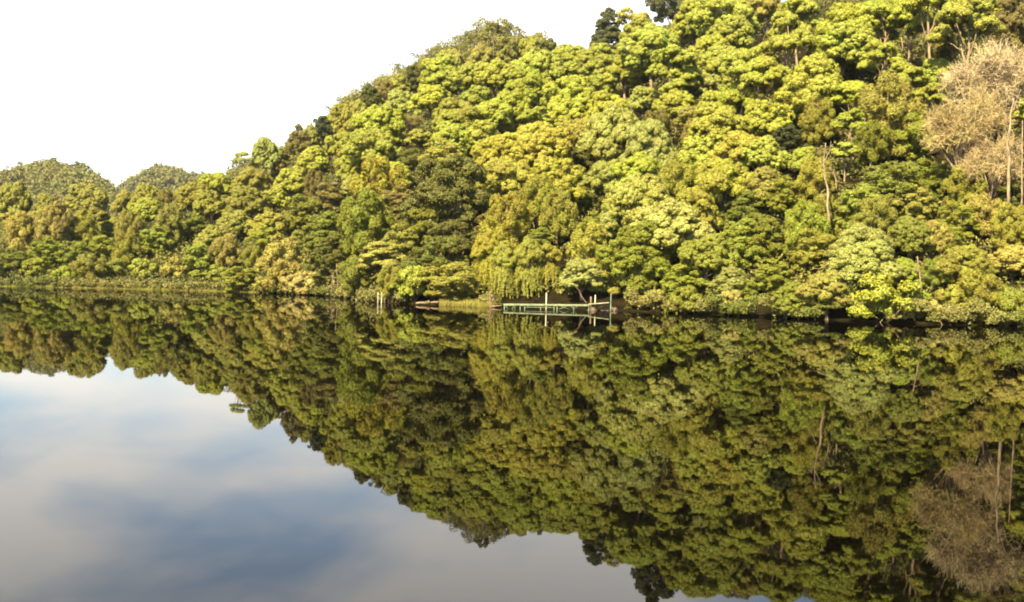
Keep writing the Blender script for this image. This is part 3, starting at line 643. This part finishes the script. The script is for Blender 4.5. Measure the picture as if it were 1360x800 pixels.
# ------------------------------------------------------------------ jetty, posts, logs, snags
def at(x, y=None, Y=None, dz=None):
    """world point on the pixel's ray at depth Y (default: the shore there)"""
    if y is None: y = float(shore_px(x))
    d = ray(x, y); u = 680 + F * d[0]
    if Y is None: Y = float(shoreY(u))
    return np.array([d[0] * Y, Y, CAMH + d[2] * Y])
JY = 153.0
def jp(x, y): return at(x, y, JY)
zw = lambda p_: p_[2]
a0, a1, a2 = jp(668.5, 404.2), jp(782, 405.3), jp(809, 402.2)
org = np.array([a0[0], JY, 0.0])
jet = thing('jetty', org, 'low green and pale timber jetty standing along the dark bank', 'jetty')
def rel(p_): return np.array(p_) - org
def beam(p_, q_, th, dep, yo=0):
    p_, q_ = rel(p_), rel(q_); c = (p_ + q_) / 2; d_ = q_ - p_
    return box(c + np.array([0, yo, 0]), (math.hypot(d_[0], d_[2]), dep, th), 0, -math.atan2(d_[2], d_[0]))
nb_ = 46; pl = []
for i in range(nb_):
    f = (i + .5) / nb_; c = rel(a0 + (a1 - a0) * f)
    pl.append(box(c + np.array([0, 0.8, 0.02 * rng.normal() * .3]), ((a1[0] - a0[0]) / nb_ * 0.9, 1.9, 0.05)))
link('deck', poly_mesh('jetty_deck', pl, M_deck, False), jet)
link('edge_beam', poly_mesh('edge_beam', [beam(a0 - [0, 0, .11], a1 - [0, 0, .11], 0.14, 0.10, -0.17)], M_green, False), jet)
link('lower_rail', poly_mesh('lower_rail', [beam(jp(698, 408), jp(736, 408.6), 0.06, 0.06, -0.12)], M_green, False), jet)
link('ramp', poly_mesh('ramp', [beam(a1 + [0, 0, .1], a2, 0.10, 1.0, 0.6)], M_deck, False), jet)
def post(x, ytop, w, mat, name, par, ybot=None, Y=JY, lean=0.0, yo=-0.05, o_=None):
    p_ = at(x, ytop, Y); o_ = org if o_ is None else o_; top_ = p_ - o_ + np.array([0, yo, 0]); bot = np.array([top_[0] - lean, top_[1], -1.6])
    return link(name, poly_mesh(name, [tube([bot, (bot + top_) / 2, top_], [w, w, w * .92], 9)], mat), par)
for x in (670, 684, 691, 697, 718, 736, 740, 762, 782): post(x, 405.3, 0.07, M_brown if x in (684, 718) else M_green, 'pile', jet)
post(725.8, 389, 0.085, M_wpost, 'mooring_post', jet); post(791.6, 392, 0.08, M_wpost, 'mooring_post', jet, yo=1.3); post(811.5, 391, 0.08, M_green, 'mooring_post', jet); post(786, 394.5, 0.13, M_brown, 'mooring_post', jet, yo=1.7)
def strut(p_, q_, w, mat, name, par, o_=None, yo=-0.14):
    w *= .75; o_ = org if o_ is None else o_
    return link(name, poly_mesh(name, [tube([p_ - o_ + [0, yo, 0], (p_ + q_) / 2 - o_ + [0, yo, 0], q_ - o_ + [0, yo, 0]], [w, w, w], 7)], mat), par)
for xa, ya, xb, yb in ((742, 405.5, 756, 411), (756, 405.5, 742, 411), (757, 406, 763, 411), (768, 406, 762, 411), (671, 406, 676, 411), (684, 406, 679, 411)):
    strut(jp(xa, ya), jp(xb, yb), 0.04, M_green, 'brace', jet)
# small landing with two white posts
LY = 166.0; o2 = at(505, 402.5, LY); o2[2] = 0
land = thing('landing_stage', o2, 'small brown landing frame with two white posts at the bank', 'landing stage')
post(502.2, 388.5, 0.10, M_wpost, 'white_post', land, Y=LY, o_=o2); post(507, 388.2, 0.09, M_wpost, 'white_post', land, Y=LY, o_=o2)
for x in (511, 516, 521): post(x, 393, 0.07, M_brown, 'frame_post', land, Y=LY, o_=o2, yo=0.2)
for ya in (393.2, 397, 400.5): strut(at(509, ya, LY), at(521.5, ya + .3, LY), 0.06, M_brown, 'frame_rail', land, o2, 0.2)
strut(at(509, 402, LY), at(515, 394, LY), 0.05, M_brown, 'brace', land, o2, 0.1)
strut(at(501.5, 391.5, LY), at(507.5, 391.5, LY), 0.05, M_wpost, 'cross_bar', land, o2, -0.1)
def wood(name, label, cat, pts_px, Yd, rad, mat, group=None, branches=()):
    """driftwood, stems and snags as tapered crooked tubes; branches are parts"""
    Pw = [at(x, y, Yd + dy) for x, y, dy in pts_px]; o_ = Pw[0].copy()
    r_ = thing(name, o_, label, cat, group)
    def tb(pp, r0, r1, nm):
        k = np.linspace(0, len(pp) - 1, len(pp) * 3); pp = np.array(pp)
        q = np.stack([np.interp(k, np.arange(len(pp)), pp[:, i]) for i in range(3)], 1) + rng.normal(size=(len(k), 3)) * r0 * 0.16
        link(nm, poly_mesh(nm, [tube(q - o_, np.linspace(r0, r1, len(k)) * (1 if cat in ('log', 'stump') else .55), 8, 0.12)], mat), r_)
    tb(Pw, rad[0], rad[1], 'trunk' if cat != 'log' else 'log')
    for br, r0, r1 in branches: tb([at(x, y, Yd + dy) for x, y, dy in br], r0, r1, 'branch')
    if cat == 'dead tree' and mat is M_pale:
        tw = []
        for i in range(9):
            f = 0.35 + 0.62 * rng.random(); k = f * (len(Pw) - 1); a_ = Pw[int(k)] + (Pw[min(int(k) + 1, len(Pw) - 1)] - Pw[int(k)]) * (k % 1) - o_
            ln = (0.5 + 1.3 * rng.random()) * Yd / 150; dd = unit(rng.normal(size=(1, 3)) * [1, 1, .6])[0]
            link('twig', poly_mesh('twig', [tube(wob(a_, a_ + dd * ln, 5, 0.07), np.linspace(0.045, 0.012, 5) * Yd / 150, 5)], mat), r_)
    return r_
wood('bare_trunk', 'twisted bare pale trunk standing alone halfway up the right slope', 'dead tree', [(1103, 302, 0), (1099, 275, 0), (1100, 255, 0), (1095, 235, .3), (1094, 212, 0), (1097, 190, -.3)], 150, (0.30, 0.10), M_pale,
     branches=[([(1097, 262, 0), (1091, 262, -.3), (1090, 256, -.4), (1096, 252, -.5)], .12, .08), ([(1094, 215, 0), (1101, 203, -.3), (1104, 188, -.3)], .13, .05), ([(1095, 222, 0), (1088, 212, .3), (1079, 210, .2)], .10, .04)])
wood('bare_trunk', 'short hooked pale dead stem beside the twisted bare trunk', 'dead tree', [(1111, 252, 0), (1110, 238, 0), (1105, 226, 0), (1099, 221, 0)], 152, (0.17, 0.06), M_pale, branches=[([(1110, 240, 0), (1118, 243, 0), (1124, 243, 0)], .07, .04)])
wood('bare_trunk', 'straight pale dead pole high up near the top centre right', 'dead tree', [(1020, 92, 0), (1018, 70, 0), (1016, 50, 0), (1015, 32, 0)], 300, (0.55, 0.25), M_pale)
wood('bare_trunk', 'forked pale trunk leaning right, high up left of the pinkish trees', 'dead tree', [(1230, 112, 0), (1222, 92, 0), (1219, 80, 0), (1226, 60, 0), (1234, 42, 0), (1238, 24, 0)], 236, (0.50, 0.16), M_pale, branches=[([(1219, 82, 0), (1221, 62, 0), (1226, 48, 0), (1228, 30, 0)], .28, .1)])
wood('bare_trunk', 'upright pale trunk high up left of the forked one', 'dead tree', [(1204, 146, 0), (1202, 115, 0), (1199, 85, 0), (1198, 50, 0)], 232, (0.34, 0.14), M_pale, branches=[([(1201, 98, 0), (1192, 70, 0), (1187, 60, 0)], .15, .06)])
wood('bare_trunk', 'pale horizontal dead branch poking out low right of centre', 'dead branch', [(1104, 350, 1), (1098, 352, -1.5), (1088, 357, -3), (1076, 358, -4)], 140, (0.20, 0.06), M_pale)
wood('bare_trunk', 'thin pale stem beside the fresh green round tree, low right', 'dead tree', [(1224, 387, 0), (1222, 368, 0), (1220, 352, 0), (1218, 340, 0)], 131, (0.16, 0.09), M_pale)
wood('bare_trunk', 'thick pale trunk under the pinkish grey trees at right edge', 'dead tree', [(1340, 276, 0), (1340, 230, 0), (1339, 190, 0), (1341, 160, 0), (1346, 130, 0)], 146, (0.42, 0.2), M_pale, branches=[([(1340, 165, 0), (1325, 140, 0), (1312, 128, 0)], .16, .06), ([(1342, 155, 0), (1350, 135, 0), (1356, 118, 0)], .14, .05)])
wood('bare_trunk', 'slim reddish trunk at the very right edge', 'dead tree', [(1357, 280, 0), (1357, 240, 0), (1357, 205, 0), (1358, 160, 0)], 145, (0.2, 0.12), M_bark)
wood('bare_trunk', 'pale stem leaning right over the water on the left bank', 'dead tree', [(440, 393.5, 0), (446, 388, 0), (452, 381, 0), (457, 374, 0)], 196, (0.17, 0.07), M_pale, 'leaning stems on the bank')
wood('bare_trunk', 'upright pale stem at the foot of the leaning one', 'dead tree', [(440, 394, .4), (440, 386, .4), (441, 376, .4), (443, 362, .6)], 196, (0.15, 0.08), M_pale, 'leaning stems on the bank')
wood('bare_trunk', 'dark straight stem right of the leaning pale stems', 'dead tree', [(449, 394, .4), (449, 384, .4), (448, 372, .4), (447, 350, .6)], 196.5, (0.13, 0.08), M_bark, 'leaning stems on the bank')
wood('curved_branch', 'thin pale hoop-shaped branch beside the white posts', 'branch', [(501, 389, 0), (495, 388, 0), (492, 383, 0), (492.5, 378, 0)], LY - .5, (0.06, 0.04), M_pale)
wood('shore_log', 'pale brown log lying in the water between landing and reeds', 'log', [(552, 403.2, 0), (558, 402.6, 0), (564, 402.5, 0), (571, 401.4, .3)], 161, (0.16, 0.26), M_brown)
wood('shore_log', 'brown log end just left of the reed bed', 'log', [(572, 402.2, .4), (577, 401.6, .2), (583, 401.5, .2)], 161, (0.13, 0.18), M_brown)
wood('bare_trunk', 'brown root stump between reeds and jetty', 'stump', [(652, 409, 0), (652, 402, 0), (651, 394, 0), (652, 386, 0)], 156.5, (0.26, 0.05), M_brown, branches=[([(652, 402, 0), (658, 394, 0), (663, 388, 0)], .1, .04), ([(653, 407, 0), (658, 407, -.3), (666, 406, 0)], .14, .1)])
wood('bare_trunk', 'brown trunk leaning left behind the right half of the jetty', 'dead tree', [(779, 403, 2), (773, 395, 2), (769, 386, 2), (762, 377, 2)], 156, (0.18, 0.09), M_brown)
# boulders of the bank at the jetty's right end
def boulder(x, y, w, h, Yd, label):
    p_ = at(x, y, Yd); p_[2] = 0
    d = []; n_, m_ = 14, 9
    Vb = [];
    for i in range(m_):
        th = math.pi * i / (m_ - 1)
        for j in range(n_):
            a = 2 * math.pi * j / n_; v_ = np.array([math.sin(th) * math.cos(a), math.sin(th) * math.sin(a), math.cos(th)])
            k = 1 + 0.14 * math.sin(3 * v_[0] * 2 + x) + 0.12 * math.sin(5 * v_[1] + y * 2 + 2 * v_[2]) + 0.03 * rng.normal() * (0 < i < m_ - 1)
            Vb.append(v_ * k * np.array([w, w * .7, h]))
    Qb = [(i * n_ + j, i * n_ + (j + 1) % n_, (i + 1) * n_ + (j + 1) % n_, (i + 1) * n_ + j) for i in range(m_ - 1) for j in range(n_)]
    o_ = link('boulder', poly_mesh('boulder', [(np.array(Vb), np.array(Qb))], M_stone)); o_.location = p_
    tag(o_, label, 'rock', 'rocks at the jetty')
boulder(786, 411, 0.75, 0.45, 153.6, 'brown rock under the jetty ramp, just right of the deck')
boulder(801, 410, 0.95, 0.5, 154.6, 'wide brown rock between the jetty ramp posts')
boulder(815, 411, 0.7, 0.45, 155, 'brown rock right of the last jetty post')

# ------------------------------------------------------------------ haze
m, t, o = new_mat('haze_air')
pv = nd(t, 'ShaderNodeVolumePrincipled'); pv.inputs['Color'].default_value = (0.90, 0.93, 0.95, 1); pv.inputs['Density'].default_value = 0.000040; pv.inputs['Anisotropy'].default_value = 0.3
t.links.new(pv.outputs[0], o.inputs['Volume'])
hz = link('haze', poly_mesh('haze', [box((0, 2500, 150), (12000, 13500, 312))], m, False))
hz.data.materials[0] = m
tag(hz, 'thin warm haze lying over the river and hills', 'haze', kind='stuff')

k_ = 0
for x, dy, ln, lean_, lab in ((896, 0, 16, 9, 'thin dead stick leaning over the water well right of the jetty'), (1046, 0, 20, -10, 'pale dead stick leaning left over water below the twisted bare trunk'),
        (1168, 0, 24, 14, 'long dead branch trailing in the water at the dark right bank'), (1252, 0, 18, -8, 'short dead branch leaning left at the water under the pinkish trees'), (352, 0, 11, 6, 'small dead stick at the water near the end of the marsh grass')):
    ys = float(shore_px(x)); Yd = float(shoreY(x)) - 1.6
    wood('fallen_branch', lab, 'branch', [(x, ys + 2.0, 0.2), (x + lean_ * .5, ys - ln * .3, .4), (x + lean_, ys - ln * .75, .9), (x + lean_ * 1.2, ys - ln, 1.3)], Yd, (0.10, 0.04), M_pale,
         branches=[([(x + lean_ * .5, ys - ln * .3, .4), (x + lean_ * .2, ys - ln * .55, .3), (x - lean_ * .3, ys - ln * .7, .2)], .05, .025)])
